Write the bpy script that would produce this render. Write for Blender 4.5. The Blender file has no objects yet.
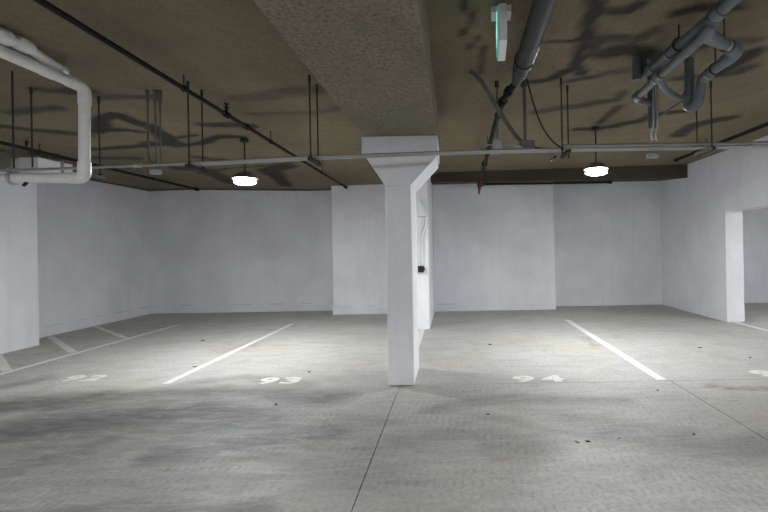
import bpy, bmesh, math, random
import numpy as np
from mathutils import Vector, Matrix
random.seed(7)
S = bpy.context.scene
COL = S.collection

# ------------------------------------------------------------------ camera, world, exposure
ROLL = 0.018
cd = bpy.data.cameras.new('camera')
cam = bpy.data.objects.new('camera', cd); COL.objects.link(cam)
cd.sensor_fit = 'HORIZONTAL'; cd.sensor_width = 36.0
cd.lens = 440.0 / 768.0 * 36.0
cd.shift_x = -69.0 / 768.0; cd.shift_y = -8.0 / 768.0
cd.clip_start = 0.05; cd.clip_end = 100
right = Vector((math.cos(ROLL), 0, -math.sin(ROLL))); up = Vector((math.sin(ROLL), 0, math.cos(ROLL)))
back = Vector((0, -1, 0))
m = Matrix((right, up, back)).transposed().to_4x4(); m.translation = Vector((0, 0, 1.5))
cam.matrix_world = m
S.camera = cam

w = bpy.data.worlds.new('world'); S.world = w; w.use_nodes = True
w.node_tree.nodes['Background'].inputs[0].default_value = (0.75, 0.85, 1.0, 1)
w.node_tree.nodes['Background'].inputs[1].default_value = 0.0
S.view_settings.view_transform = 'Standard'; S.view_settings.look = 'None'
S.view_settings.gamma = 1.0; S.view_settings.use_curve_mapping = False
S.view_settings.exposure = 0.0
LAMP_STRENGTH = 680.0         # the ceiling lamps are the only light of the garage
LAMP_COLOR = (0.965, 0.985, 1.0, 1)

# ------------------------------------------------------------------ materials
def mat(name, color, rough=0.6, metal=0.0, emit=None, estr=0.0):
    m = bpy.data.materials.new(name); m.use_nodes = True
    b = m.node_tree.nodes['Principled BSDF']
    b.inputs['Base Color'].default_value = (*color, 1); b.inputs['Roughness'].default_value = rough
    b.inputs['Metallic'].default_value = metal
    if emit:
        b.inputs['Emission Color'].default_value = (*emit, 1); b.inputs['Emission Strength'].default_value = estr
    return m
class NT:
    def __init__(s, m): s.t = m.node_tree; s.b = s.t.nodes['Principled BSDF']
    def n(s, kind, **kw):
        nd = s.t.nodes.new(kind)
        for k, v in kw.items():
            if k.startswith('i_'):
                key = k[2:].replace('_', ' ')
                nd.inputs[key].default_value = v
            else: setattr(nd, k, v)
        return nd
    def l(s, a, b): s.t.links.new(a, b)
    def coord(s, scale=(1, 1, 1), rot=(0, 0, 0)):
        g = s.n('ShaderNodeNewGeometry'); mp = s.n('ShaderNodeMapping')
        mp.inputs['Scale'].default_value = scale; mp.inputs['Rotation'].default_value = rot
        s.l(g.outputs['Position'], mp.inputs['Vector']); return mp.outputs[0]
    def noise(s, vec, scale, detail=4, rough=.55, dist=0):
        nd = s.n('ShaderNodeTexNoise'); nd.inputs['Scale'].default_value = scale; nd.inputs['Detail'].default_value = detail
        nd.inputs['Roughness'].default_value = rough; nd.inputs['Distortion'].default_value = dist
        s.l(vec, nd.inputs['Vector']); return nd.outputs['Fac']
    def ramp(s, fac, stops):
        nd = s.n('ShaderNodeValToRGB'); r = nd.color_ramp
        while len(r.elements) < len(stops): r.elements.new(0.5)
        for e, (p, c) in zip(r.elements, stops):
            e.position = p; e.color = (*c, 1) if len(c) == 3 else c
        s.l(fac, nd.inputs[0]); return nd.outputs[0]
    def mix(s, a, b, fac, mode='MIX'):
        nd = s.n('ShaderNodeMix'); nd.data_type = 'RGBA'; nd.blend_type = mode
        for v, i in ((a, 6), (b, 7)):
            if isinstance(v, tuple): nd.inputs[i].default_value = (*v, 1)
            else: s.l(v, nd.inputs[i])
        if isinstance(fac, (int, float)): nd.inputs[0].default_value = fac
        else: s.l(fac, nd.inputs[0])
        return nd.outputs[2]
    def math(s, op, a, b=None, clamp=False):
        nd = s.n('ShaderNodeMath'); nd.operation = op; nd.use_clamp = clamp
        for v, i in ((a, 0), (b, 1)):
            if v is None: continue
            if isinstance(v, (int, float)): nd.inputs[i].default_value = v
            else: s.l(v, nd.inputs[i])
        return nd.outputs[0]
    def bump(s, h, strength, dist):
        nd = s.n('ShaderNodeBump'); nd.inputs['Strength'].default_value = strength; nd.inputs['Distance'].default_value = dist
        s.l(h, nd.inputs['Height']); s.l(nd.outputs[0], s.b.inputs['Normal'])
    def attr(s, name):
        nd = s.n('ShaderNodeAttribute'); nd.attribute_name = name; return nd.outputs['Fac']

def g3(v): return (v, v, v)
def wall_material(name, base):
    m = mat(name, base, 0.7); t = NT(m); c = t.coord()
    big = t.noise(c, 0.9, 5, .6); fine = t.noise(c, 60, 3)
    streak = t.noise(t.coord((2.2, 2.2, .25)), 3.0, 4, .6)
    col = t.mix(base, tuple(v * .84 for v in base), t.ramp(big, [(.40, g3(0)), (.72, g3(1))]))
    col = t.mix(col, tuple(v * .86 for v in base), t.math('MULTIPLY', t.ramp(streak, [(.5, g3(0)), (.75, g3(1))]), .6))
    pit = t.n('ShaderNodeTexVoronoi'); pit.inputs['Scale'].default_value = 9; t.l(c, pit.inputs['Vector'])
    pm = t.ramp(pit.outputs['Distance'], [(.0, g3(1)), (.055, g3(1)), (.075, g3(0))])
    sel = t.ramp(t.noise(c, 5, 2), [(.55, g3(0)), (.6, g3(1))])
    col = t.mix(col, tuple(v * .55 for v in base), t.math('MULTIPLY', t.math('MULTIPLY', pm, sel), .6))
    t.l(col, t.b.inputs['Base Color'])
    t.bump(t.math('ADD', t.math('MULTIPLY', big, 1.5), t.math('MULTIPLY', fine, .25)), .25, .02)
    return m
M = {}
M['wall'] = wall_material('white_wall_paint', (.75, .755, .80))
M['column'] = wall_material('white_column_paint', (.88, .885, .93))

def ceiling_material(name, base, bumpd, rough=False):
    m = mat(name, base, 0.95); t = NT(m); c = t.coord()
    big = t.noise(c, .8, 5, .6, .4); mid = t.noise(c, 7, 5, .65); fine = t.noise(c, 38 if rough else 60, 3, .75)
    col = t.mix(tuple(v * 1.12 for v in base), tuple(v * .72 for v in base), t.ramp(big, [(.35, g3(0)), (.7, g3(1))]))
    col = t.mix(col, tuple(v * .72 for v in base), t.math('MULTIPLY', t.ramp(mid, [(.45, g3(0)), (.75, g3(1))]), .8))
    col = t.mix(col, tuple(v * (.28 if rough else .45) for v in base), t.math('MULTIPLY', t.ramp(fine, [(.46, g3(0)), (.66, g3(1))]), .75))
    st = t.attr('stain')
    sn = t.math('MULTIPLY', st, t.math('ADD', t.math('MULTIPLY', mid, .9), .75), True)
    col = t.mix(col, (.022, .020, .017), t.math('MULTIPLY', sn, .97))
    t.l(col, t.b.inputs['Base Color'])
    t.bump(t.math('ADD', t.math('MULTIPLY', mid, .9), t.math('MULTIPLY', fine, .55)), .7, bumpd)
    return m
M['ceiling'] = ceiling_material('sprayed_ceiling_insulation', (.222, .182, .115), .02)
M['beam'] = ceiling_material('rough_sprayed_beam', (.245, .212, .155), .05, True)
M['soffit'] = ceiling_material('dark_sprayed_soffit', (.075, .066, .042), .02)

def floor_material():
    m = mat('stained_concrete_floor', (.4, .4, .38), 0.62); t = NT(m); c = t.coord()
    big = t.noise(c, .55, 6, .62, .6); mid = t.noise(t.coord((.55, 1.5, 1)), 3.2, 8, .68, .7); fine = t.noise(c, 30, 5, .75)
    patch = t.noise(c, 2.1, 7, .7, 1.2); warm = t.noise(t.coord((1, 1, 1), (0, 0, 1.1)), .8, 5, .6, .5)
    streak = t.noise(t.coord((.9, 3.4, 1), (0, 0, .08)), 3.6, 8, .72, .8)
    base = (.435, .435, .41)
    col = t.mix(base, (.36, .36, .335), t.ramp(big, [(.36, g3(0)), (.68, g3(1))]))
    col = t.mix(col, (.39, .355, .265), t.math('MULTIPLY', t.ramp(warm, [(.46, g3(0)), (.68, g3(1))]), .6))
    col = t.mix(col, (.27, .27, .25), t.math('MULTIPLY', t.ramp(mid, [(.47, g3(0)), (.72, g3(1))]), .55))
    col = t.mix(col, (.25, .25, .235), t.math('MULTIPLY', t.ramp(patch, [(.52, g3(0)), (.70, g3(1))]), .5))
    col = t.mix(col, (.20, .20, .19), t.math('MULTIPLY', t.ramp(fine, [(.46, g3(0)), (.66, g3(1))]), .65))
    # traffic dirt of the driving lane
    lane = t.attr('lane')
    col = t.mix(col, (.20, .20, .195), t.math('MULTIPLY', lane, t.math('ADD', t.math('MULTIPLY', t.ramp(streak, [(.35, g3(0)), (.7, g3(1))]), .55), .25)))
    # tyre tread prints
    tre = t.n('ShaderNodeTexWave'); tre.wave_type = 'BANDS'; tre.bands_direction = 'X'
    tre.inputs['Scale'].default_value = 5.2; tre.inputs['Distortion'].default_value = 3.0; tre.inputs['Detail'].default_value = 2
    tre.inputs['Detail Scale'].default_value = 2.2
    t.l(t.coord((1, .75, 1), (0, 0, .12)), tre.inputs['Vector'])
    row = t.n('ShaderNodeTexWave'); row.bands_direction = 'Y'; row.inputs['Scale'].default_value = 2.3; row.inputs['Distortion'].default_value = 4.5
    row.inputs['Detail Scale'].default_value = .5
    t.l(t.coord((.2, 1, 1), (0, 0, -.05)), row.inputs['Vector'])
    tm = t.math('MULTIPLY', t.ramp(tre.outputs['Fac'], [(.55, g3(0)), (.85, g3(1))]), t.ramp(row.outputs['Fac'], [(.2, g3(.1)), (.8, g3(1))]))
    tm = t.math('MULTIPLY', tm, t.ramp(t.noise(c, 1.7, 5, .65), [(.40, g3(0)), (.62, g3(1))]))
    tm = t.math('MULTIPLY', t.math('MULTIPLY', tm, t.ramp(fine, [(.3, g3(.3)), (.6, g3(1))])), lane)
    col = t.mix(col, (.13, .13, .125), t.math('MULTIPLY', tm, .7))
    st = t.attr('stain')
    sn = t.math('MULTIPLY', st, t.math('ADD', t.math('MULTIPLY', t.ramp(streak, [(.3, g3(0)), (.65, g3(1))]), .65), .5), True)
    col = t.mix(col, (.05, .052, .051), t.math('MULTIPLY', sn, .88))
    rs = t.attr('rust')
    rn = t.math('MULTIPLY', rs, t.ramp(t.noise(c, 7, 5, .7), [(.38, g3(0)), (.6, g3(1))]))
    col = t.mix(col, (.19, .125, .08), t.math('MULTIPLY', rn, .9))
    t.l(col, t.b.inputs['Base Color'])
    t.l(t.ramp(mid, [(.3, g3(.5)), (.8, g3(.75))]), t.b.inputs['Roughness'])
    t.bump(t.math('ADD', t.math('MULTIPLY', mid, .5), t.math('MULTIPLY', fine, .3)), .25, .012)
    return m
M['floor'] = floor_material()
M['joint'] = mat('dark_joint_filler', (.05, .05, .048), .9)
M['joint_grey'] = mat('grey_wall_crack', (.16, .16, .17), .9)
def paint_material():
    m = mat('worn_white_line_paint', (.62, .62, .59), .6); t = NT(m); c = t.coord()
    wv = t.noise(c, 22, 5, .7); b2 = t.noise(c, 3, 3)
    col = t.mix((.62, .62, .59), (.38, .38, .36), t.math('MULTIPLY', t.ramp(wv, [(.5, g3(0)), (.68, g3(1))]), t.ramp(b2, [(.35, g3(.15)), (.65, g3(.8))])))
    t.l(col, t.b.inputs['Base Color']); return m
M['paint'] = paint_material()
def speck(name, color, rough, metal, amt=.25, scale=30):
    m = mat(name, color, rough, metal); t = NT(m)
    t.l(t.mix(color, tuple(v * (1 - amt) for v in color), t.ramp(t.noise(t.coord(), scale, 4, .7), [(.4, g3(0)), (.65, g3(1))])), t.b.inputs['Base Color'])
    return m
M['pvc_white'] = speck('white_plastic_pipe', (.80, .80, .79), .4, 0, .1, 9)
M['pvc_grey'] = speck('grey_plastic_drain', (.14, .155, .175), .45, 0, .2, 12)
M['black_iron'] = speck('black_iron_pipe', (.013, .0125, .012), .75, 0, .3)
M['black_iron'].node_tree.nodes['Principled BSDF'].inputs['Specular IOR Level'].default_value = .25
M['big_grey'] = speck('dark_grey_pipe', (.05, .052, .055), .6, 0, .2)
M['big_grey'].node_tree.nodes['Principled BSDF'].inputs['Specular IOR Level'].default_value = .3
M['steel'] = speck('galvanised_steel', (.42, .43, .44), .45, .7, .12, 25)
M['rod'] = speck('dull_steel_rod', (.055, .052, .046), .7, 0, .3)
M['rod'].node_tree.nodes['Principled BSDF'].inputs['Specular IOR Level'].default_value = .15
M['dull'] = speck('dull_grey_conduit', (.15, .147, .137), .6, .2, .25)
M['red'] = mat('red_painted_fitting', (.14, .02, .015), .55)
M['black'] = mat('black_plastic', (.012, .012, .013), .5)
M['white_plastic'] = mat('white_enclosure', (.78, .78, .83), .45)
M['green'] = mat('green_lit_panel', (.02, .35, .25), .4, 0, (.03, .50, .40), .55)
M['white_lit'] = mat('white_lit_pictogram', (.8, .8, .8), .4, 0, (.6, 1.0, .9), .7)
M['lamp'] = mat('lit_lamp_diffuser', (.9, .9, .9), .4, 0, LAMP_COLOR[:3], LAMP_STRENGTH)
M['lamp_side'] = mat('lit_lamp_side', (.9, .9, .9), .4, 0, LAMP_COLOR[:3], 50.0)
M['leaf'] = mat('dry_brown_leaf', (.045, .035, .025), .8)
M['leaf_green'] = mat('green_litter', (.02, .16, .11), .6)
M['paper'] = mat('pale_litter', (.55, .54, .5), .8)

# ------------------------------------------------------------------ mesh helpers
ORG = {}
def link(name, verts, faces, material, parent=None, origin=None, smooth=False, bevel=0):
    """one mesh object from world coordinates; origin (or the parent's place) becomes its pivot"""
    porg = ORG.get(parent.name, Vector((0, 0, 0))) if parent else Vector((0, 0, 0))
    org = Vector(origin) if origin is not None else (porg if parent else Vector((0, 0, 0)))
    me = bpy.data.meshes.new(name)
    me.from_pydata([tuple(Vector(v) - org) for v in verts], [], faces)
    me.materials.append(material)
    if smooth:
        for p in me.polygons: p.use_smooth = True
        try: me.set_sharp_from_angle(angle=math.radians(40))
        except Exception: pass
    me.update()
    o = bpy.data.objects.new(name, me); COL.objects.link(o)
    if parent: o.parent = parent
    o.location = org - porg
    ORG[o.name] = org
    if bevel:
        b = o.modifiers.new('bevel', 'BEVEL'); b.width = bevel; b.segments = 2; b.limit_method = 'ANGLE'
    return o
def thing(name, loc, label, cat, group=None):
    o = bpy.data.objects.new(name, None); COL.objects.link(o); o.location = loc; o.empty_display_size = .1
    ORG[o.name] = Vector(loc); return tag(o, label, cat, group)
def tag(o, label, cat, group=None):
    o['label'] = label; o['category'] = cat
    if group: o['group'] = group
    return o
def struct(o): o['kind'] = 'structure'; return o
def box(x0, x1, y0, y1, z0, z1):
    v = [(x0, y0, z0), (x1, y0, z0), (x1, y1, z0), (x0, y1, z0), (x0, y0, z1), (x1, y0, z1), (x1, y1, z1), (x0, y1, z1)]
    f = [(0, 3, 2, 1), (4, 5, 6, 7), (0, 1, 5, 4), (1, 2, 6, 5), (2, 3, 7, 6), (3, 0, 4, 7)]
    return v, f
def join(*parts):
    V, F = [], []
    for v, f in parts:
        n = len(V); V += list(v); F += [tuple(i + n for i in q) for q in f]
    return V, F
def fillet(pts, r, n=6):
    """rounds the inner corners of a polyline"""
    pts = [Vector(p) for p in pts]; out = [pts[0]]
    for a, b, c in zip(pts, pts[1:], pts[2:]):
        d1 = (a - b); d2 = (c - b)
        k = min(r, d1.length * .49, d2.length * .49)
        p1 = b + d1.normalized() * k; p2 = b + d2.normalized() * k
        for i in range(n + 1):
            t = i / n
            out.append(p1 * (1 - t) ** 2 + b * 2 * t * (1 - t) + p2 * t * t)
    out.append(pts[-1]); return out
def tube(pts, r, seg=12, radii=None):
    pts = [Vector(p) for p in pts]; V, F = [], []
    t0 = (pts[1] - pts[0]).normalized()
    ref = Vector((0, 0, 1)) if abs(t0.z) < .9 else Vector((1, 0, 0))
    nrm = (ref - t0 * ref.dot(t0)).normalized()
    for i, p in enumerate(pts):
        if i == 0: t = t0
        elif i == len(pts) - 1: t = (pts[i] - pts[i - 1]).normalized()
        else: t = ((pts[i + 1] - pts[i]).normalized() + (pts[i] - pts[i - 1]).normalized()).normalized()
        nrm = (nrm - t * nrm.dot(t)).normalized(); bi = t.cross(nrm)
        rr = radii[i] if radii else r
        for k in range(seg):
            a = 2 * math.pi * k / seg
            V.append(tuple(p + (nrm * math.cos(a) + bi * math.sin(a)) * rr))
    for i in range(len(pts) - 1):
        for k in range(seg):
            k2 = (k + 1) % seg
            F.append((i * seg + k, i * seg + k2, (i + 1) * seg + k2, (i + 1) * seg + k))
    F.append(tuple(range(seg - 1, -1, -1))); n = (len(pts) - 1) * seg; F.append(tuple(range(n, n + seg)))
    return V, F
def sleeve(p, d, length, r, lip=0, seg=14):
    """a coupling with raised lips, centred on p along d"""
    p = Vector(p); d = Vector(d).normalized(); h = length / 2
    s = [-h, -h, -h * .6, -h * .6, h * .6, h * .6, h, h]
    pts = [p + d * t for t in (-h, -h * .62, -h * .6, h * .6, h * .62, h)]
    return tube(pts, r, seg, [r + lip, r + lip, r, r, r + lip, r + lip])
def lathe(cx, cy, prof, seg=24):
    V, F = [], []
    for r, z in prof:
        for k in range(seg):
            a = 2 * math.pi * k / seg; V.append((cx + r * math.cos(a), cy + r * math.sin(a), z))
    for i in range(len(prof) - 1):
        for k in range(seg):
            k2 = (k + 1) % seg; F.append((i * seg + k, i * seg + k2, (i + 1) * seg + k2, (i + 1) * seg + k))
    F.append(tuple(range(seg - 1, -1, -1))); n = (len(prof) - 1) * seg; F.append(tuple(range(n, n + seg)))
    return V, F
def prism(poly, y0, y1):
    """polygon in x/z extruded along y"""
    n = len(poly)
    V = [(x, y0, z) for x, z in poly] + [(x, y1, z) for x, z in poly]
    F = [tuple(range(n)), tuple(range(2 * n - 1, n - 1, -1))]
    for i in range(n):
        j = (i + 1) % n; F.append((i, i + n, j + n, j))
    return V, F
def recalc(o):
    bm = bmesh.new(); bm.from_mesh(o.data); bmesh.ops.recalc_face_normals(bm, faces=bm.faces); bm.to_mesh(o.data); bm.free(); return o

def stroke_mask(X, Y, strokes, soft=.9):
    rng = np.random.RandomState(3)
    wx = np.zeros_like(X); wy = np.zeros_like(X)
    for f in (1.3, 2.7, 5.1, 9.3):
        a, b, c, d = rng.rand(4) * 6.28
        wx += np.sin(X * f * 1.1 + Y * f * .7 + a) * np.cos(Y * f + b) * .11 / f
        wy += np.sin(Y * f * 1.2 - X * f * .6 + c) * np.cos(X * f + d) * .14 / f
    X = X + wx; Y = Y + wy
    out = np.zeros_like(X)
    for pts, w_, s_ in strokes:
        best = np.full(X.shape, 1e9)
        for (ax, ay), (bx, by) in zip(pts, pts[1:]):
            dx, dy = bx - ax, by - ay; L = dx * dx + dy * dy + 1e-9
            t = np.clip(((X - ax) * dx + (Y - ay) * dy) / L, 0, 1)
            best = np.minimum(best, np.hypot(X - ax - t * dx, Y - ay - t * dy))
        out = np.maximum(out, s_ * np.clip(1.0 - (best / w_ - .45) / soft, 0, 1))
    return out
def add_attr(me, name, vals):
    a = me.attributes.new(name, 'FLOAT', 'POINT'); a.data.foreach_set('value', np.asarray(vals, dtype=np.float32).ravel())

def ceil_z(x, y=0.0):
    z = 3.166 + .0156 * x
    wx = min(1, max(0, (x + 6.5) / 3.0)) * min(1, max(0, (-.3 - x) / .3))
    wy = min(1, max(0, (y - 8.4) / 2.0)); wy = wy * wy * (3 - 2 * wy)
    return z - .13 * wx * wy

CST=[
 ([(-4.56, 5.64), (-4.07, 5.18), (-3.87, 5.12), (-3.85, 5.37), (-3.82, 5.59), (-3.88, 5.87), (-4.08, 6.35), (-4.05, 6.41)],0.13,1),
 ([(-4.43, 5.56), (-4.17, 5.55), (-4.05, 5.7)],0.1,0.8),
 ([(-4.32, 6.31), (-4.13, 6.59), (-3.65, 6.4), (-3.33, 6.21), (-3.09, 6.3)],0.12,0.9),
 ([(-3.91, 6.08), (-3.6, 6.07)],0.09,0.8),
 ([(-3.12, 5.58), (-2.86, 5.57), (-2.7, 5.68)],0.2,0.8),
 ([(-5.4, 6.66), (-4.61, 6.52), (-4.33, 6.43)],0.16,0.8),
 ([(-3.61, 4.47), (-3.09, 4.52)],0.1,0.6),
 ([(-5.75, 7.2), (-5.27, 7.44)],0.2,0.6),
 ([(-4.25, 7.45), (-3.94, 7.67)],0.2,0.6),
 ([(-5.07, 8.22), (-4.67, 8.51), (-4.86, 9.72)],0.25,0.7),
 ([(-4.96, 8.68), (-3.96, 8.43), (-2.94, 8.02)],0.08,0.7),
 ([(-3.13, 8.27), (-3.6, 8.71), (-3.77, 9.96)],0.25,0.8),
 ([(-5.43, 5.31), (-5.19, 5.56), (-4.79, 5.76)],0.15,0.7),
 ([(-4.9, 4.79), (-4.25, 4.79)],0.12,0.6),
 ([(-4.07, 4.26), (-3.57, 4.3)],0.12,0.7),
 ([(0.97, 3.01), (0.96, 3.28), (1.03, 3.6), (1.08, 3.88), (1.26, 4.34)],0.09,0.9),
 ([(0.71, 3.66), (0.92, 3.64), (1.05, 3.63)],0.05,0.8),
 ([(0.77, 4.4), (0.99, 4.37), (1.13, 4.21)],0.09,0.9),
 ([(1.21, 4.52), (1.44, 4.46)],0.1,0.7),
 ([(1.06, 5.55), (1.34, 5.38), (1.81, 5.31)],0.13,0.6),
 ([(1.09, 3.17), (1.23, 3.16), (1.3, 3.06)],0.1,0.8),
 ([(1.65, 3.21), (1.81, 3.17), (2.08, 3.14)],0.09,0.9),
 ([(1.24, 3.89), (1.11, 3.6), (1.24, 3.61), (1.56, 3.6), (1.62, 3.47)],0.09,0.7),
 ([(1.46, 5.39), (1.69, 5.34), (1.98, 5.29), (1.98, 4.98)],0.09,0.7),
 ([(2.05, 6.06), (2.03, 5.53)],0.12,0.7),
 ([(1.79, 6.33), (2.14, 6.32), (2.63, 6.13), (2.7, 5.81)],0.14,0.8),
 ([(2.76, 4.5), (2.79, 4.16), (2.8, 3.87)],0.15,0.9),
 ([(2.39, 4.57), (2.92, 4.51), (3.01, 4.27)],0.12,0.7),
 ([(3.62, 6.96), (3.62, 6.39), (3.81, 6.12), (3.93, 6.08)],0.2,0.8),
 ([(2.63, 5.8), (3.05, 5.72)],0.14,0.8),
 ([(1.36, 3.84), (1.64, 3.79), (1.93, 3.95)],0.18,0.9),
 ([(0.08, 2.96), (0.09, 3.91)],0.015,0.7),
 ([(0.16, 2.96), (0.19, 4.13)],0.015,0.6),
 ([(1.49, 4.36), (1.85, 4.27)],0.13,0.4),
 ([(2.15, 3.77), (2.35, 3.69), (2.62, 3.62)],0.12,0.5),
 ([(-2.19, 4.58), (-1.23, 4.52)],0.14,0.4),
 ([(-2.34, 5.13), (-1.17, 5.11)],0.1,0.35),
]
FST=[
 ([(-3.78, 4.21), (-2.92, 4.35), (-1.91, 4.3)],0.28,0.55),
 ([(-3.57, 3.44), (-2.46, 3.54), (-1.49, 3.33)],0.28,0.5),
 ([(-1.11, 3.89), (-0.65, 3.76)],0.15,0.35),
 ([(-2.77, 3.07), (-1.7, 2.9)],0.25,0.35),
 ([(-3.89, 3.75), (-3.5, 3.88), (-2.94, 3.97), (-2.36, 4.06), (-1.69, 3.89)],0.3,1),
 ([(-3.99, 4.32), (-3.61, 4.59), (-3.08, 4.75), (-2.15, 4.61), (-1.28, 4.47)],0.16,0.8),
 ([(-4.59, 4.43), (-4.1, 4.55), (-3.79, 4.69)],0.18,0.9),
 ([(-2.18, 3.35), (-1.56, 3.5), (-1.02, 3.55)],0.2,0.8),
 ([(-2.81, 3.46), (-3.18, 3.06)],0.2,0.6),
 ([(-5.18, 5.01), (-4.96, 5.26)],0.12,0.5),
 ([(-0.24, 4.04), (0.23, 4.22), (1.01, 4.26), (1.64, 4.26)],0.10,0.5),
 ([(1.15, 3.54), (1.56, 3.37), (1.91, 3.19), (2.23, 3.15)],0.2,0.5),
 ([(0.9, 3.8), (1.49, 3.56)],0.15,0.4),
 ([(-1.27, 3.56), (-1.05, 3.67), (-0.92, 3.63)],0.09,0.8),
 ([(-2.76, 2.65), (-2.03, 2.65), (-1.15, 2.55)],0.1,0.7),
 ([(-0.64, 3.26), (-0.05, 3.44), (0.48, 3.33)],0.18,0.4),
 ([(-3.13, 5.0), (-2.56, 5.23), (-1.7, 4.81)],0.1,0.45),
 ([(0.03, 3.84), (0.85, 3.59), (1.11, 3.39)],0.06,0.4),
 ([(-1.33, 2.89), (-0.94, 3.01), (-0.5, 2.86)],0.2,0.35),
]
RST=[
 ([(2.72, 4.69), (2.93, 4.61), (3.22, 4.53)],0.085,1),
 ([(-3.55, 6.88), (-3.37, 7.08)],0.25,0.5),
 ([(2.12, 7.15), (2.12, 6.43)],0.12,0.6),
 ([(-6.26, 6.89), (-6.17, 6.95)],0.06,1),
 ([(0.31, 3.13), (0.52, 3.15)],0.05,0.5),
 ([(-3.61, 6.62), (-3.66, 7.33)],0.2,0.4),
 ([(2.4, 4.33), (2.71, 4.2)],0.03,0.6),
]
# ------------------------------------------------------------------ floor
def grid(xs, ys, zf):
    X, Y = np.meshgrid(np.asarray(xs), np.asarray(ys)); Z = zf(X, Y)
    nx, ny = len(xs), len(ys)
    V = np.stack([X.ravel(), Y.ravel(), Z.ravel()], 1)
    i = np.arange((ny - 1) * nx).reshape(ny - 1, nx)[:, :-1].ravel()
    F = np.stack([i, i + 1, i + nx + 1, i + nx], 1)
    return X, Y, V.tolist(), [tuple(q) for q in F.tolist()]
def frange(a, b, step):
    n = max(1, int(round((b - a) / step))); return np.linspace(a, b, n + 1)
GAP = .0035
floor = struct(link('floor', *box(-8, 9.6, -7.2, 11.3, -.30, -.012), M['joint']))
def slab(x0, x1, y0, y1):
    x0 += GAP; x1 -= GAP; y0 += GAP; y1 -= GAP
    xs, ys = frange(x0, x1, .05), frange(y0, y1, .05)
    X, Y, V, F = grid(xs, ys, lambda a, b: a * 0)
    nx, ny = len(xs), len(ys)
    rim = [i for i in range(nx)] + [r * nx + nx - 1 for r in range(1, ny)] + [(ny - 1) * nx + i for i in range(nx - 2, -1, -1)] + [r * nx for r in range(ny - 2, 0, -1)]
    n0 = len(V); V += [[V[i][0], V[i][1], -.0119] for i in rim]
    k = len(rim); F += [(rim[i], n0 + i, n0 + (i + 1) % k, rim[(i + 1) % k]) for i in range(k)]
    o = link('concrete_slab', V, F, M['floor'], floor)
    A = np.array(V)
    px, py = A[:, 0], A[:, 1]
    lane = np.clip((5.0 + .14 * np.sin(px * 1.7 + 1) + .09 * np.sin(px * 4.1) - py) / .7, 0, 1) * np.clip(.72 - .16 * px, .5, 1)
    add_attr(o.data, 'lane', lane)
    add_attr(o.data, 'stain', stroke_mask(px, py, FST, 1.5))
    add_attr(o.data, 'rust', stroke_mask(px, py, RST, .9))
    return o
JX1, JX2, JY = -.61, 2.36, 4.83
slab(-8, JX1, -7.2, 11.3); slab(JX1, 9.6, JY, 11.3)
slab(JX1, JX2, -7.2, JY); slab(JX2, 9.6, -7.2, JY)

# ------------------------------------------------------------------ ceiling, beam and soffit
xs, ys = frange(-8, 9.6, .06), frange(-7.2, 11.3, .06)
def cz_np(X, Y):
    wx = np.clip((X + 6.5) / 3, 0, 1) * np.clip((-.3 - X) / .3, 0, 1)
    wy = np.clip((Y - 8.4) / 2, 0, 1); wy = wy * wy * (3 - 2 * wy)
    return 3.166 + .0156 * X - .13 * wx * wy
X, Y, V, F = grid(xs, ys, cz_np)
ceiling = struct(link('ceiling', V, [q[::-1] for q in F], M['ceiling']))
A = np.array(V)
edge = np.clip(1 - np.abs(A[:, 0] + 7.5) / .22, 0, 1) * .8 * (A[:, 1] > 7.4)  # straight bands darkening the ceiling along the left and back walls
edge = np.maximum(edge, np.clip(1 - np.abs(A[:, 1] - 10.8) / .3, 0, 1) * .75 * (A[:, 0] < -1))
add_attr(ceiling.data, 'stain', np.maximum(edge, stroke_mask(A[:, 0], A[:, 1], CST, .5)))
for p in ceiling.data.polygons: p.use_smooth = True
sm = ceiling.modifiers.new('thickness', 'SOLIDIFY'); sm.thickness = .25; sm.offset = -1
beam = link('drop_beam', *prism([(-.97, 2.74), (-.155, 2.74), (-.155, 3.22), (-.97, 3.22)], -7.2, 5.5), M['beam'], ceiling, bevel=.012); recalc(beam)
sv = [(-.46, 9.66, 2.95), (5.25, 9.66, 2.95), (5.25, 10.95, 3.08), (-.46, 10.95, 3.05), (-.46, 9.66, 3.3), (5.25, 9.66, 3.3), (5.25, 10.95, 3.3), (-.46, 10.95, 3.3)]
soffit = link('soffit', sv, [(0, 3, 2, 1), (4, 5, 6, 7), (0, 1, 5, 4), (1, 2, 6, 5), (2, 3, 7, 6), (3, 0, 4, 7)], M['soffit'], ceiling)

# ------------------------------------------------------------------ walls
TOP = 3.4
wl = struct(link('wall_left', *box(-8, -7.54, 7.37, 11.3, -.01, TOP), M['wall']))
link('pier', *box(-8, -6.95, -7.2, 7.37, -.01, TOP), M['wall'], wl, bevel=.012)
wb = struct(link('wall_back', *box(-7.54, 9.6, 10.95, 11.3, -.01, TOP), M['wall']))
link('pilaster', *box(-2.81, -.46, 10.24, 10.96, -.01, TOP), M['wall'], wb, bevel=.01)
link('wall_panel', *box(-.46, .93, 10.45, 10.96, -.01, TOP), M['wall'], wb, bevel=.003)
link('wall_panel', *box(.93, 2.41, 10.45, 10.96, -.01, TOP), M['wall'], wb, bevel=.003)
link('fin_wall', *box(-.95, -.46, 8.19, 10.26, -.01, TOP), M['column'], wb, bevel=.01)
recalc(link('corbel', *prism([(-.63, 2.46), (-.63, 2.09), (-.461, 2.09)], 7.95, 8.2), M['column'], wb, bevel=.004))
wr = struct(link('wall_right', *box(5.18, 5.52, 8.36, 10.95, -.01, TOP), M['wall'], bevel=.008))
link('opening_header', *box(5.18, 5.52, 5.2, 8.36, 2.11, TOP), M['wall'], wr)
link('wall_section', *box(5.18, 5.52, -7.2, 5.2, -.01, TOP), M['wall'], wr)
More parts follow.
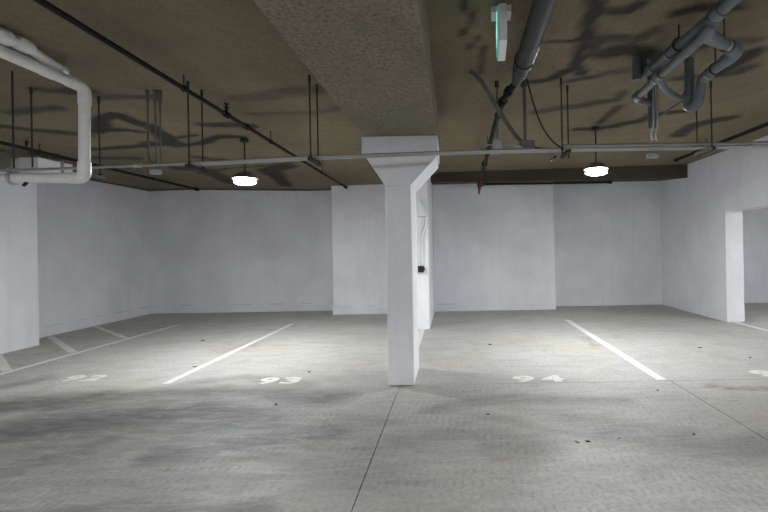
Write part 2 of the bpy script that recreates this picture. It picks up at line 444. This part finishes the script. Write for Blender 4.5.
struct(link('wall_side_room', *box(9.3, 9.6, -7.2, 10.95, -.01, TOP), M['wall']))
struct(link('wall_front', *box(-6.95, 9.3, -7.4, -7.0, -.01, TOP), M['wall']))
# low concrete kerbs along the foot of the walls
def kerb(side, x0, x1, y0, y1, h):
    o = struct(link('baseboard_' + side, *box(x0, x1, y0, y1, 0, h), M['wall'], bevel=.006)); return o
kerb('left', -7.55, -7.518, 7.37, 10.95, .17)
kerb('back_recess', -7.52, -2.80, 10.922, 10.96, .17)
kerb('back_pilaster', -2.82, -.95, 10.215, 10.25, .155)
kerb('back_panel', -.46, 2.42, 10.425, 10.46, .155)
kerb('back_alcove', 2.41, 5.18, 10.93, 10.96, .06)

def crack(parent, axis, fixed, a, b, z):
    x = a
    while x < b:
        L = random.uniform(.15, .7); e = min(b, x + L); zz = z + random.uniform(-.006, .006); hh = random.uniform(.003, .008)
        bb = box(x, e, fixed - .001, fixed + .02, zz, zz + hh) if axis == 'x' else box(fixed - .02, fixed + .001, x, e, zz, zz + hh)
        link('construction_joint', *bb, M['joint_grey'], parent)
        x = e + random.uniform(.1, .6)
crack(wl, 'y', -7.54, 7.6, 10.9, .185); crack(wb, 'x', 10.95, -7.5, -2.85, .185); crack(wb, 'x', 10.24, -2.75, -1.0, .168); crack(wb, 'x', 10.45, -.42, .3, .168)

# ------------------------------------------------------------------ concrete column
col = thing('concrete_column', (-.595, 5.15, 0), 'white painted concrete column with flared top under the rough beam', 'column')
recalc(link('shaft', *box(-.735, -.45, 4.83, 5.5, 0, 2.2), M['column'], col, bevel=.012))
recalc(link('flared_capital', *prism([(-.735, 2.2), (-.45, 2.2), (-.165, 2.5), (-.165, 2.55), (-.965, 2.55)], 4.83, 5.5), M['column'], col, bevel=.006))
recalc(link('cap_block', *box(-.98, -.15, 4.822, 5.5, 2.551, 2.739), M['wall'], col, bevel=.006))

# ------------------------------------------------------------------ painted floor markings
def line(x0, y0, x1, y1, wd, label, group=None):
    d = Vector((x1 - x0, y1 - y0, 0)).normalized(); n = Vector((-d.y, d.x, 0)) * wd / 2
    a, b = Vector((x0, y0, .0005)), Vector((x1, y1, .0005)); h = Vector((0, 0, .0025))
    q = [a - n, b - n, b + n, a + n]
    V = q + [p + h for p in q]
    F = [(0, 3, 2, 1), (4, 5, 6, 7), (0, 1, 5, 4), (1, 2, 6, 5), (2, 3, 7, 6), (3, 0, 4, 7)]
    org = (a + b) / 2; org.z = 0
    return tag(link('parking_line', V, F, M['paint'], origin=org), label, 'line', group)
line(-5.79, 3.9, -5.76, 9.16, .085, 'long white parking line bordering the hatched strip by left wall')
hg = 'slanted hatch lines of the no-parking strip'
line(-7.44, 8.10, -5.86, 6.76, .10, 'slanted white hatch line starting at the pier corner', hg)
line(-7.45, 9.14, -5.86, 7.84, .09, 'slanted white hatch line nearest the back corner', hg)
line(-6.92, 6.66, -5.86, 5.75, .10, 'slanted white hatch line running from the pier face', hg)
line(-3.325, 5.05, -3.33, 9.05, .085, 'straight white parking line between stall numbers 92 and 93')
line(-.585, 5.52, -.60, 8.17, .10, 'white parking line running from the column to the fin wall')
line(2.28, 4.86, 2.28, 8.92, .11, 'straight white parking line right of stall number 94')
line(5.32, 8.38, 5.30, 5.3, .10, 'white parking line running out from the doorway jamb')

def glyph(ch, x0, w_, y0, h_, parent):
    cu = bpy.data.curves.new('glyph', 'FONT'); cu.body = ch; cu.size = 1; cu.offset = .045; cu.resolution_u = 5
    to = bpy.data.objects.new('glyph', cu); COL.objects.link(to)
    dg = bpy.context.evaluated_depsgraph_get(); dg.update()
    me0 = to.evaluated_get(dg).to_mesh()
    vs = [v.co.copy() for v in me0.vertices]; fs = [tuple(p.vertices) for p in me0.polygons]
    to.evaluated_get(dg).to_mesh_clear()
    bpy.data.objects.remove(to); bpy.data.curves.remove(cu)
    ax, bx = min(v.x for v in vs), max(v.x for v in vs); ay, by = min(v.y for v in vs), max(v.y for v in vs)
    V = [(x0 + (v.x - ax) / (bx - ax) * w_, y0 + (v.y - ay) / (by - ay) * h_, .003) for v in vs]
    return link('digit', V, fs, M['paint'], parent)
def number(txt, x0, y0, w_, gap, h_, label):
    t = thing('stall_number', (x0 + w_ + gap / 2, y0 + h_ / 2, 0), label, 'number', 'stall numbers painted on the floor')
    for i, ch in enumerate(txt): glyph(ch, x0 + i * (w_ + gap), w_, y0, h_, t)
number('92', -4.74, 5.22, .215, .05, .25, 'white number 92 painted between the hatched strip and a line')
number('93', -2.27, 4.97, .215, .05, .25, 'white number 93 painted on the floor near the column')
number('94', .65, 4.87, .25, .07, .24, 'white number 94 painted on the floor right of the column')
number('95', 3.40, 4.90, .25, .07, .26, 'white number 95 painted beside the brown floor stain')

# ------------------------------------------------------------------ ceiling lamps
LG = 'round ceiling lamps'
def lamp(x, y, z, label):
    c = ceil_z(x, y)
    t = thing('ceiling_lamp', (x, y, c), label, 'lamp', LG)
    link('ceiling_box', *lathe(x, y, [(.055, c + .01), (.055, c - .05), (.03, c - .06)], 16), M['rod'], t, smooth=True)
    link('stem', *tube([(x, y, c - .05), (x, y, z + .07)], .011, 10), M['rod'], t, smooth=True)
    link('housing', *lathe(x, y, [(.03, z + .12), (.09, z + .10), (.14, z + .06), (.172, z + .025), (.172, z + .018), (.12, z + .03)], 28), M['dull'], t, smooth=True)  # wide brim added to block the lamp's upward light
    df = link('diffuser', *lathe(x, y, [(.143, z - .035), (.105, z - .054), (.06, z - .063), (.02, z - .065)], 24), M['lamp'], t, smooth=True)
    link('glow_ring', *lathe(x, y, [(.140, z + .022), (.147, z + .01), (.143, z - .035)], 24), M['lamp_side'], df, smooth=True)
    return t
lamp(-2.95, 6.28, 2.52, 'glowing round pendant lamp over stall 93 left of the column')
lamp(2.07, 6.30, 2.57, 'glowing round pendant lamp over stall 94 right of the column')
lamp(-2.95, .1, 2.53, 'round pendant lamp over the driving lane beside black sprinkler pipe')
lamp(2.07, .1, 2.57, 'round pendant lamp over the driving lane beside the grey main')
lamp(7.3, 6.3, 2.6, 'round pendant lamp in the side room behind the doorway')

# ------------------------------------------------------------------ sprinkler pipes
def rod(p_top, z_bot, t, r=.006):
    return link('hanger_rod', *tube([p_top, (p_top[0], p_top[1], z_bot)], r, 8), M['rod'], t)
def sprinkler(x, y, z, t, up=True):
    s = 1 if up else -1
    o = link('sprinkler_head', *lathe(x, y, [(.012, z), (.012, z + s * .05), (.03, z + s * .052), (.03, z + s * .06), (.01, z + s * .066), (.008, z + s * .09), (.028, z + s * .092), (.028, z + s * .097)], 12), M['black_iron'], t)
    return recalc(o)
def ring_hanger(x, y, z, r, t):
    pts = [(x + (r + .006) * math.cos(a), y, z + (r + .006) * math.sin(a)) for a in np.linspace(math.pi / 2, math.pi / 2 + 2 * math.pi, 17)]
    link('clevis', *tube(pts, .006, 6), M['rod'], t)
    rod((x, y, ceil_z(x, y) - .002), z + r, t)

t = thing('sprinkler_pipe', (-2.42, 2.0, 3.0), 'long black sprinkler pipe crossing above stall 93 to the pilaster', 'pipe')
a, b = Vector((-2.42, .2, 3.035)), Vector((-2.45, 10.25, 2.945))
link('pipe', *tube([a, b], .021, 14), M['black_iron'], t, smooth=True)
for y in (5.25, 4.78):
    p = a.lerp(b, (y - a.y) / (b.y - a.y)); link('coupling', *sleeve(p, b - a, .08, .028, .006), M['black_iron'], t, smooth=True)
p = a.lerp(b, .99); link('end_flange', *sleeve(p, b - a, .06, .034), M['black_iron'], t, smooth=True)
for y in (4.78,):
    p = a.lerp(b, (y - a.y) / (b.y - a.y)); sprinkler(p.x, p.y, p.z + .02, t)
for y in (4.02, 5.95, 8.3):
    p = a.lerp(b, (y - a.y) / (b.y - a.y)); ring_hanger(p.x, p.y, p.z, .021, t)

t = thing('sprinkler_pipe', (-5.8, 3, 2.96), 'black sprinkler pipe hanging along the left wall above the hatched strip', 'pipe')
a, b = Vector((-5.72, 1.0, 2.965)), Vector((-5.86, 10.1, 2.955))
link('pipe', *tube([a, b], .025, 14), M['black_iron'], t, smooth=True)
link('end_cap', *sleeve(b, b - a, .08, .042), M['black_iron'], t, smooth=True)
for y in (4.6, 6.2, 8.6):
    p = a.lerp(b, (y - a.y) / (b.y - a.y)); ring_hanger(p.x, p.y, p.z, .025, t)
p = a.lerp(b, .55); sprinkler(p.x, p.y, p.z + .03, t)

t = thing('sprinkler_pipe', (4.24, 5, 3.08), 'black sprinkler pipe ending short beside the right wall', 'pipe')
a, b = Vector((4.24, 1.5, 3.08)), Vector((4.23, 8.27, 3.08))
link('pipe', *tube([a, b], .028, 14), M['black_iron'], t, smooth=True)
link('end_cap', *sleeve(b, b - a, .09, .037), M['black_iron'], t, smooth=True)
link('coupling', *sleeve(a.lerp(b, .85), b - a, .09, .037, .006), M['black_iron'], t, smooth=True)
for y in (5.2, 7.3): ring_hanger(4.235, y, 3.08, .028, t)

# big grey main that reduces to a black branch, red tee at the back and a run along the back wall
t = thing('water_main', (.6, 2, 3.03), 'thick dark grey water main above the green exit sign', 'pipe')
link('pipe', *tube([(.57, .3, 3.03), (.615, 3.78, 3.03)], .072, 24), M['big_grey'], t, smooth=True)
link('reducer', *tube([(.615, 3.78, 3.03), (.615, 3.9, 3.025), (.60, 4.02, 3.0)], .07, 20, [.074, .062, .036]), M['big_grey'], t, smooth=True)
for y in (3.25, 3.5, 3.72):
    link('band', *sleeve((.61, y, 3.03), (.013, 1, 0), .03, .0745), M['big_grey'], t, smooth=True)
link('highlight_strip', *tube([(.672, 3.3, 2.992), (.675, 3.72, 2.992)], .008, 8), M['steel'], t)  # pale strip drawn in as the highlight along the pipe's right underside
ring_hanger(.585, 1.8, 3.03, .074, t); ring_hanger(.613, 3.6, 3.03, .074, t)

t = thing('sprinkler_pipe', (.55, 4, 2.98), 'black sprinkler branch running from the grey main to a red tee', 'pipe')
a, b = Vector((.60, 4.02, 3.0)), Vector((.60, 9.6, 2.88))
pp = fillet([a, (.53, 4.35, 2.975), (.53, 5.2, 2.965), b], .15)
link('pipe', *tube(pp, .03, 14), M['black_iron'], t, smooth=True)
for p in ((.555, 4.2, 2.985), (.53, 4.45, 2.974)):
    link('coupling', *sleeve(p, (-.1, 1, -.03), .07, .036, .007), M['black_iron'], t, smooth=True)
link('coupling', *sleeve((.57, 7.6, 2.945), b - Vector((.53, 5.2, 2.965)), .12, .042, .006), M['black_iron'], t, smooth=True)
link('red_tee', *join(tube([(.60, 9.52, 2.88), (.60, 9.68, 2.88)], .05, 14), tube([(.60, 9.6, 2.88), (.70, 9.6, 2.878)], .045, 14), tube([(.60, 9.6, 2.88), (.60, 9.6, 2.80)], .042, 14)), M['red'], t, smooth=True)
link('drain_nipple', *tube([(.60, 9.6, 2.81), (.60, 9.6, 2.77), (.59, 9.6, 2.76), (.585, 9.6, 2.66)], .02, 12, [.035, .035, .026, .018]), M['red'], t, smooth=True)
link('wall_run', *tube([(.69, 9.6, 2.878), (3.45, 9.6, 2.872)], .024, 12), M['black_iron'], t, smooth=True)
link('end_cap', *sleeve((3.45, 9.6, 2.872), (1, 0, 0), .08, .033), M['black_iron'], t, smooth=True)
for y in (4.9, 6.6): ring_hanger(.53 + (y - 5.2) * .016 if y > 5.2 else .53, y, 2.968 - max(0, y - 5.2) * .01, .03, t)

# ------------------------------------------------------------------ white plastic drain pipes (upper left)
t = thing('drain_pipe', (-3.17, 3.81, 2.17), 'white plastic drain pipe bent down and away beside the pier', 'pipe')
pts = fillet([(-3.19, 1.0, 2.955), (-3.165, 3.81, 2.945), (-3.18, 3.81, 2.165), (-5.4, 3.84, 2.185)], .055, 8)
link('pipe', *tube(pts, .043, 18), M['pvc_white'], t, smooth=True)
for pts in ([(-3.167, 3.65, 2.945), (-3.165, 3.81, 2.945), (-3.167, 3.81, 2.80)], [(-3.178, 3.81, 2.30), (-3.18, 3.81, 2.165), (-3.32, 3.812, 2.166)]):
    link('elbow', *tube(fillet(pts, .055, 8), .049, 18), M['pvc_white'], t, smooth=True)
link('coupling', *sleeve((-3.17, 3.47, 2.947), (0, 1, 0), .10, .048), M['pvc_white'], t, smooth=True)
cl = link('pipe_clamp', *tube([(-3.80, 3.81 + .053 * math.cos(a), 2.175 + .053 * math.sin(a)) for a in np.linspace(0, 2 * math.pi, 19)], .012, 8), M['steel'], t, smooth=True)
link('clamp_bolt', *tube([(-3.80, 3.77, 2.245), (-3.80, 3.86, 2.245)], .018, 8), M['steel'], cl)
rod((-3.80, 3.82, ceil_z(-3.80) - .002), 2.24, t, .008)
link('black_clip', *tube([(-3.70, 3.80, 2.105), (-3.665, 3.80, 2.135)], .014, 8), M['black'], t)

t = thing('drain_pipe', (-3.1, 3.4, 3.03), 'short white plastic pipe with thick hubs hugging the ceiling', 'pipe')
link('pipe', *tube([(-3.12, 1.0, 3.05), (-3.13, 3.25, 3.045), (-3.235, 3.68, 3.04)], .035, 18), M['pvc_white'], t, smooth=True)
link('end_cap', *tube([(-3.222, 3.62, 3.04), (-3.238, 3.69, 3.04), (-3.243, 3.71, 3.04)], .04, 18, [.041, .041, .030]), M['pvc_white'], t, smooth=True)
for y0, x, r in ((3.17, -3.13, .052), (3.03, -3.145, .056), (2.89, -3.14, .056)):
    link('hub', *tube([(x, y0, 3.048), (x, y0 + .02, 3.048), (x, y0 + .10, 3.048), (x, y0 + .125, 3.048)], r, 18, [r * .8, r, r, r * .8]), M['pvc_white'], t, smooth=True)

# ------------------------------------------------------------------ electrical conduits crossing the picture
CG = 'straight steel conduits on the trapeze hangers'
run = [(-5.6, 4.10, 2.295), (-4.26, 4.15, 2.315), (-3.45, 4.20, 2.34), (-2.44, 4.25, 2.375), (-1.36, 4.24, 2.41), (-.14, 4.33, 2.455), (1.14, 4.47, 2.495), (2.69, 4.74, 2.55), (3.9, 4.92, 2.595), (5.17, 5.1, 2.635)]
def offs(pts, dy, dz): return [(x, y + dy, z + dz) for x, y, z in pts]
def conduit(pts, r, label, m_='steel', group=None, cps=()):
    t = thing('electrical_conduit', pts[0], label, 'conduit', group)
    link('tube', *tube(pts, r, 10), M[m_], t, smooth=True)
    for i in cps:
        a, b = Vector(pts[i]), Vector(pts[i + 1]); link('coupling', *sleeve(a.lerp(b, .45), b - a, .07, r * 1.35, .003), M['steel'], t, smooth=True)
    return t
conduit(offs(run, -.03, -.017), .013, 'thin steel conduit crossing from the pier to the right wall', 'steel', None, (2, 5, 7))
conduit(offs(run[3:], .05, -.013), .017, 'steel conduit starting at the paired rods over stall 93', 'steel', None, (2,))
conduit(offs(run[6:], .02, .026), .017, 'thick steel conduit running over stall 94 to right wall', 'steel', None, ())

def run_z(x):
    return float(np.interp(x, [p[0] for p in run], [p[2] for p in run]))
def trapeze(x, y0, y1, label, skew=0.0):
    zc = run_z(x) - .036
    t = thing('trapeze_hanger', (x, (y0 + y1) / 2, zc), label, 'hanger', 'trapeze hangers holding the conduits')
    c = recalc(link('strut_channel', *box(x - .018, x + .018, y0 - .04, y1 + .04, zc - .033, zc), M['rod'], t))
    for k, y in enumerate((y0, y1)):
        xx = x + (skew if k else -skew)
        r = rod((xx, y, ceil_z(xx, y) - .002), zc - .04, t, .0075)
        link('anchor', *tube([(xx, y, ceil_z(xx, y) - .002), (xx, y, ceil_z(xx, y) - .07)], .013, 8), M['rod'], r)
        link('nut', *tube([(xx, y, zc + .001), (xx, y, zc + .018)], .014, 6), M['rod'], r)
    return t
trapeze(-2.485, 4.17, 4.40, 'trapeze hanger with two rods above stall 93 near the lamp')
trapeze(-1.32, 4.13, 4.36, 'trapeze hanger with two rods close to the beam')
trapeze(1.17, 4.40, 4.62, 'trapeze hanger with two rods between cable and pendant lamp', .06)
trapeze(2.75, 4.64, 4.92, 'trapeze hanger with two rods beside the drain trap')
trapeze(-3.58, 4.26, 4.48, 'trapeze hanger with two rods behind the white drain pipe')
t = thing('hanger_rod', (-3.99, 4.19, 2.3), 'single steel rod holding thin conduit near the pale duct box', 'rod')
r = rod((-3.99, 4.19, ceil_z(-3.99) - .002), 2.34, t, .007); link('anchor', *sleeve((-3.99, 4.19, ceil_z(-3.99) - .035), (0, 0, 1), .06, .013), M['rod'], r)

# conduits dropping from the slab on the left
for k, (x, y, lab) in enumerate(((-3.00, 4.36, 'single drop conduit bending at its foot into the thin conduit'), (-2.925, 4.36, 'twin drop conduit beside the bent one'), (-2.89, 4.38, 'twin drop conduit farther from the bent one'))):
    c = ceil_z(x, y) - .002
    pts = [(x, y, c), (x, y, 2.42), (x + .08, y - .03, 2.378), (x + .22, y - .04, 2.376)] if k == 0 else [(x, y, c), (x, y, 2.385)]
    t = conduit(fillet(pts, .09) if k == 0 else pts, .010 if k == 0 else .008, lab, 'dull')
    link('sleeve', *tube([(x, y, c), (x, y, c - .10), (x, y, c - .13)], .02, 12, [.021, .018, .011]), M['dull'], t, smooth=True)
def jbox(x, y, z, w_, h_, d_, label, name='junction_box', m_='steel'):
    t = thing(name, (x, y, z - h_ / 2), label, 'junction box')
    link('body', *box(x - w_ / 2, x + w_ / 2, y - d_ / 2, y + d_ / 2, z - h_ / 2, z + h_ / 2), M[m_], t, bevel=.006)
    cvr = link('cover', *box(x - w_ / 2 + .006, x + w_ / 2 - .006, y - d_ / 2 - .005, y - d_ / 2, z - h_ / 2 + .006, z + h_ / 2 - .006), M[m_], t, bevel=.002)
    for s in (-1, 1):
        link('screw', *tube([(x + s * w_ * .32, y - d_ / 2 - .009, z + s * h_ * .32), (x + s * w_ * .32, y - d_ / 2 - .004, z + s * h_ * .32)], .006, 8), M['dull'], cvr)
    return t
jbox(-2.90, 4.31, 2.296, .10, .045, .05, 'small steel box under the three drop conduits')
jbox(.47, 4.43, 2.54, .09, .09, .06, 'square steel box with wires beside the sprinkler branch')
jbox(.77, 4.48, 2.540, .15, .07, .07, 'flat dull box at foot of the thick drop conduit', m_='dull')
jbox(2.13, 4.66, 2.438, .11, .045, .06, 'small steel box clipped under conduits by the drain stack')
t = thing('wiring', (.47, 4.41, 2.53), 'pair of thin pale wires arching out of the square box', 'wire')
for s in (-1, 1):
    link('wire', *tube(fillet([(.47 + s * .046, 4.42, 2.525), (.47 + s * .12, 4.41, 2.53), (.47 + s * .24, 4.40, 2.485 + .01 * s)], .08), .007, 8), M['steel'], t)
# curved conduits sweeping down from the ceiling to the bundle
sw = [(.19, 4.10, 3.135), (.28, 4.19, 3.09), (.545, 4.40, 2.735), (.69, 4.53, 2.585), (.86, 4.60, 2.52), (1.08, 4.61, 2.515)]
conduit(fillet(sw, .14), .013, 'grey conduit sweeping down from the ceiling behind the square box', 'dull')
conduit(fillet([(x + .03, y + .03, z + .010) for x, y, z in sw[:6]], .14), .011, 'short second conduit curving down alongside the sweeping one', 'dull')
t = conduit([(.755, 4.48, ceil_z(.75) - .002), (.755, 4.48, 2.576)], .017, 'thick vertical drop conduit under the grey main end', 'dull')
link('ceiling_collar', *sleeve((.755, 4.48, ceil_z(.75) - .03), (0, 0, 1), .06, .032), M['dull'], t, smooth=True)
t = thing('hanger_rod', (.47, 4.43, 2.587), 'single steel rod rising from the square box to ceiling', 'rod')
link('rod', *tube([(.47, 4.43, 2.587), (.47, 4.43, ceil_z(.47) - .002)], .009, 8), M['dull'], t); link('anchor', *sleeve((.47, 4.43, ceil_z(.47) - .035), (0, 0, 1), .06, .02), M['rod'], t)
tag(link('black_cable', *tube(fillet([(.77, 4.40, 3.172), (.83, 4.41, 2.93), (.92, 4.44, 2.70), (1.03, 4.47, 2.56), (1.12, 4.48, 2.50)], .1), .008, 8), M['black'], origin=(1.03, 4.47, 2.5), smooth=True), 'slack black cable hanging from the grey main end to the conduits', 'cable')
t = thing('conduit_bracket', (1.03, 4.5, 2.35), 'small slanted steel bracket under conduits near the pendant lamp', 'bracket')
link('arm', *tube([(1.08, 4.56, 2.425), (.98, 4.40, 2.35)], .010, 8), M['dull'], t); link('clamp', *sleeve((1.065, 4.535, 2.412), (.1, .16, .075), .04, .017), M['rod'], t)

# ------------------------------------------------------------------ exit sign
t = thing('exit_sign', (.36, 3.05, 3.0), 'green lit exit sign in white case hanging near grey main', 'sign')
ex = Vector((.025, .335, 0)).normalized(); ey = Vector((ex.y, -ex.x, 0))      # along the sign, across it
def sp(a, b, z):
    p = Vector((.353, 2.9, 0)) + ex * a + ey * b; return (p.x, p.y, z)
def sbox(a0, a1, b0, b1, z0, z1):
    _, f = box(0, 1, 0, 1, 0, 1)
    return [sp(a0, b0, z0), sp(a0, b1, z0), sp(a1, b1, z0), sp(a1, b0, z0), sp(a0, b0, z1), sp(a0, b1, z1), sp(a1, b1, z1), sp(a1, b0, z1)], f
recalc(link('case', *sbox(0, .335, -.026, .03, 2.865, 3.11), M['white_plastic'], t, bevel=.006))
fp = recalc(link('green_face', *sbox(.015, .32, -.034, -.0265, 2.88, 3.095), M['green'], t, bevel=.003))
def pict(polys):
    V, F = [], []
    for pl in polys:
        n = len(V); V += [sp(a, -.0365, z) for a, z in pl] + [sp(a, -.0342, z) for a, z in pl]; k = len(pl)
        F += [tuple(range(n, n + k)), tuple(range(n + 2 * k - 1, n + k - 1, -1))] + [(n + i, n + k + i, n + k + (i + 1) % k, n + (i + 1) % k) for i in range(k)]
    return V, F
doorway = [[(.04, 2.9), (.055, 2.9), (.055, 3.075), (.04, 3.075)], [(.04, 3.06), (.14, 3.06), (.14, 3.075), (.04, 3.075)], [(.125, 2.9), (.14, 2.9), (.14, 3.06), (.125, 3.06)]]
head = [[(.185 + .014 * math.cos(a), 3.05 + .014 * math.sin(a)) for a in np.linspace(0, 5.6, 10)]]
body = [[(.165, 2.975), (.19, 2.97), (.205, 3.03), (.18, 3.035)], [(.165, 2.98), (.185, 2.975), (.16, 2.935), (.145, 2.94)], [(.145, 2.945), (.16, 2.94), (.16, 2.905), (.145, 2.905)], [(.18, 2.975), (.195, 2.97), (.235, 2.915), (.22, 2.91)], [(.195, 3.025), (.205, 3.03), (.24, 2.995), (.23, 2.99)], [(.185, 3.025), (.18, 3.035), (.15, 3.01), (.155, 3.0)]]
recalc(link('running_figure', *pict(doorway + head + body), M['white_lit'], t))
recalc(link('ceiling_mount', *sbox(.14, .27, -.07, .07, 3.125, 3.18), M['white_plastic'], t, bevel=.006))
recalc(link('stem', *sbox(.17, .23, -.012, .016, 3.105, 3.13), M['white_plastic'], t))

# ------------------------------------------------------------------ grey drain assembly (upper right)
t = thing('drain_assembly', (1.8, 3.4, 2.95), 'grey plastic drain pipes with trap and branches under the ceiling', 'pipes')
G = M['pvc_grey']
def gp(name, pts, r, fr=.08, parent=None):
    return link(name, *tube(fillet(pts, fr, 6) if len(pts) > 2 else pts, r, 16), G, parent or t, smooth=True)
gp('main_pipe', [(1.82, 1.0, 3.045), (1.80, 2.9, 3.04), (1.765, 4.0, 3.04), (1.765, 4.03, 3.185)], .041, .06)
gp('lower_pipe', [(1.79, 3.0, 2.985), (1.77, 3.12, 2.94), (1.815, 4.33, 2.935), (2.0, 4.40, 2.91)], .036)
for p, d, r in (((1.80, 2.93, 3.04), (-.03, 1, 0), .054), ((1.785, 3.45, 3.04), (-.03, 1, 0), .052), ((1.77, 3.85, 3.04), (-.03, 1, 0), .052), ((1.79, 3.75, 2.937), (.03, 1, 0), .046), ((1.812, 4.25, 2.935), (.03, 1, 0), .046)):
    link('coupling', *sleeve(p, d, .08, r), G, t, smooth=True)
link('steel_clamp', *sleeve((1.78, 3.56, 3.04), (-.03, 1, 0), .022, .051), M['steel'], t, smooth=True)
link('steel_clamp', *sleeve((1.793, 3.82, 2.937), (.03, 1, 0), .022, .045), M['steel'], t, smooth=True)
gp('wye_fitting', [(1.80, 2.98, 3.03), (1.81, 3.12, 2.985), (1.95, 3.215, 2.98)], .05)
gp('branch_pipe', [(1.81, 3.12, 2.985), (2.22, 3.39, 2.972), (2.24, 3.92, 2.965), (2.235, 3.95, 2.79)], .044, .07)
gp('elbow', [(2.10, 3.31, 2.976), (2.22, 3.39, 2.972), (2.225, 3.55, 2.97)], .052, .07)
link('steel_clamp', *sleeve((2.06, 3.285, 2.977), (.41, .27, 0), .022, .05), M['steel'], t, smooth=True)
link('steel_clamp', *sleeve((2.236, 3.8, 2.967), (0, 1, 0), .022, .05), M['steel'], t, smooth=True)
gp('trap', [(2.238, 3.95, 2.88), (2.235, 3.97, 2.755), (2.20, 4.07, 2.755), (2.205, 4.06, 2.90)], .050, .06)
gp('drain_stack', [(2.205, 4.06, 2.85), (2.205, 4.05, 3.198)], .042)
gp('side_elbow', [(1.80, 3.80, 2.93), (1.93, 3.92, 2.86), (2.10, 4.03, 2.83), (2.19, 4.06, 2.86)], .026)
gp('drain_stack', [(1.69, 3.98, 2.985), (1.69, 3.98, 3.19)], .038)
gp('drain_stack', [(2.02, 4.42, 2.66), (2.02, 4.42, 3.195)], .036)
link('brace_rod', *tube([(2.18, 4.06, 2.84), (2.03, 4.40, 2.74)], .009, 8), M['dull'], t)
for x, y, z, r in ((1.775, 3.40, 3.04, .046), (2.05, 3.28, 2.977, .044), (2.235, 3.70, 2.967, .044), (1.80, 2.4, 3.04, .046)): ring_hanger(x, y, z, r, t)
CC = (('inner', 2.0, 4.34), ('outer', 2.045, 4.35))
for lab, x, y in CC:
    conduit(fillet([(x, y, ceil_z(x, y) - .002), (x, y, 2.68), (x + .01, y + .08, 2.60), (x + .08, y + .20, 2.578)], .08), .010, lab + ' one of two thin conduits dropping beside the grey drain stack', 'steel')

# ------------------------------------------------------------------ duct boxes by the pier, wall outlet
t = thing('duct_box', (-6.35, 6.8, 2.8), 'pale sheet metal duct box by pier above white drain pipe', 'duct')
link('body', *box(-6.50, -6.20, 6.6, 7.2, 2.80, 2.975), M['white_plastic'], t, bevel=.004)
link('flange', *box(-6.52, -6.18, 6.98, 7.02, 2.78, 2.995), M['steel'], t)
for x in (-6.44, -6.26): link('hanger_strap', *box(x - .012, x + .012, 6.85, 6.855, 2.97, ceil_z(x) + .01), M['steel'], t)
t = thing('duct_box', (-6.75, 6.2, 2.8), 'dark grey duct box fixed high on the pier face', 'duct')
link('body', *box(-6.949, -6.55, 6.1, 6.55, 2.78, 3.02), M['dull'], t, bevel=.004)
link('flange', *box(-6.949, -6.53, 6.30, 6.34, 2.76, 3.04), M['steel'], t)

t = thing('outlet_box', (-.59, 8.19, 1.06), 'black outlet box with two white conduits on the fin wall', 'outlet')
link('body', *box(-.655, -.545, 8.11, 8.189, 1.06, 1.18), M['black'], t, bevel=.006)
link('cover', *box(-.647, -.553, 8.10, 8.11, 1.068, 1.172), M['black'], t, bevel=.003)
link('side_knob', *tube([(-.55, 8.14, 1.12), (-.525, 8.14, 1.12)], .022, 10), M['black'], t)
link('conduit', *tube(fillet([(-.62, 8.165, 1.17), (-.62, 8.165, 1.80), (-.53, 8.165, 1.98), (-.53, 8.165, 2.085)], .1), .014, 10), M['column'], t, smooth=True)
link('conduit', *tube(fillet([(-.575, 8.165, 1.17), (-.575, 8.165, 1.76), (-.49, 8.165, 1.94), (-.49, 8.165, 2.085)], .1), .014, 10), M['column'], t, smooth=True)

# ------------------------------------------------------------------ litter on the floor
def leaf(x, y, size, ang, label, m_='leaf', cat='leaf'):
    V = []; n = 8
    for i in range(n):
        a = 2 * math.pi * i / n; r = size * (.5 + .5 * random.random()) * (1 if i % 2 else .6)
        px, py = r * math.cos(a), r * .5 * math.sin(a)
        V.append((x + px * math.cos(ang) - py * math.sin(ang), y + px * math.sin(ang) + py * math.cos(ang), .003 + .012 * random.random()))
    V.append((x, y, .004)); V += [(vx, vy, vz + .003) for vx, vy, vz in V[:9]]
    F = [(i, 8, (i + 1) % n) for i in range(n)] + [((i + 1) % n + 9, 17, i + 9) for i in range(n)] + [(i, (i + 1) % n, (i + 1) % n + 9, i + 9) for i in range(n)]
    lo = min(v[2] for v in V); V = [(a, b, c - lo + .0008) for a, b, c in V]
    return tag(recalc(link('fallen_leaf' if cat == 'leaf' else 'litter_scrap', V, F, M[m_], origin=(x, y, 0))), label, cat)
leaf(.54, 6.76, .07, -.8, 'dark curled leaf lying well inside stall 94')
leaf(1.00, 3.36, .035, .2, 'dark brown leaf in the driving lane below stall 94')
leaf(.92, 3.35, .028, -1.0, 'thin twig-like leaf lying beside a dark brown leaf')
leaf(1.86, 3.45, .022, .3, 'small dark leaf alone on the dirty lane floor')
leaf(3.52, 6.32, .06, 0, 'flat dark leaf lying towards the doorway')
leaf(-4.27, 7.46, .05, .1, 'dark leaf lying between the hatched strip and stall 93 line')
leaf(-3.41, 5.77, .04, .4, 'dark leaf lying against the line left of stall 93')
leaf(-1.75, 4.29, .035, -.5, 'dark leaf in the lane before stall number 93')
leaf(-1.80, 5.42, .03, 0, 'small dark leaf just behind stall number 93')
leaf(.29, 3.94, .03, .2, 'small leaf in the lane right of the column joint')
leaf(2.07, 4.5, .022, .5, 'small green scrap beside the floor joint past number 94', 'leaf_green', 'litter')
leaf(3.84, 5.72, .03, .3, 'small green scrap lying near the stall number 95', 'leaf_green', 'litter')
leaf(1.26, 3.42, .03, .1, 'pale paper scrap in the lane near brown leaf', 'paper', 'litter')
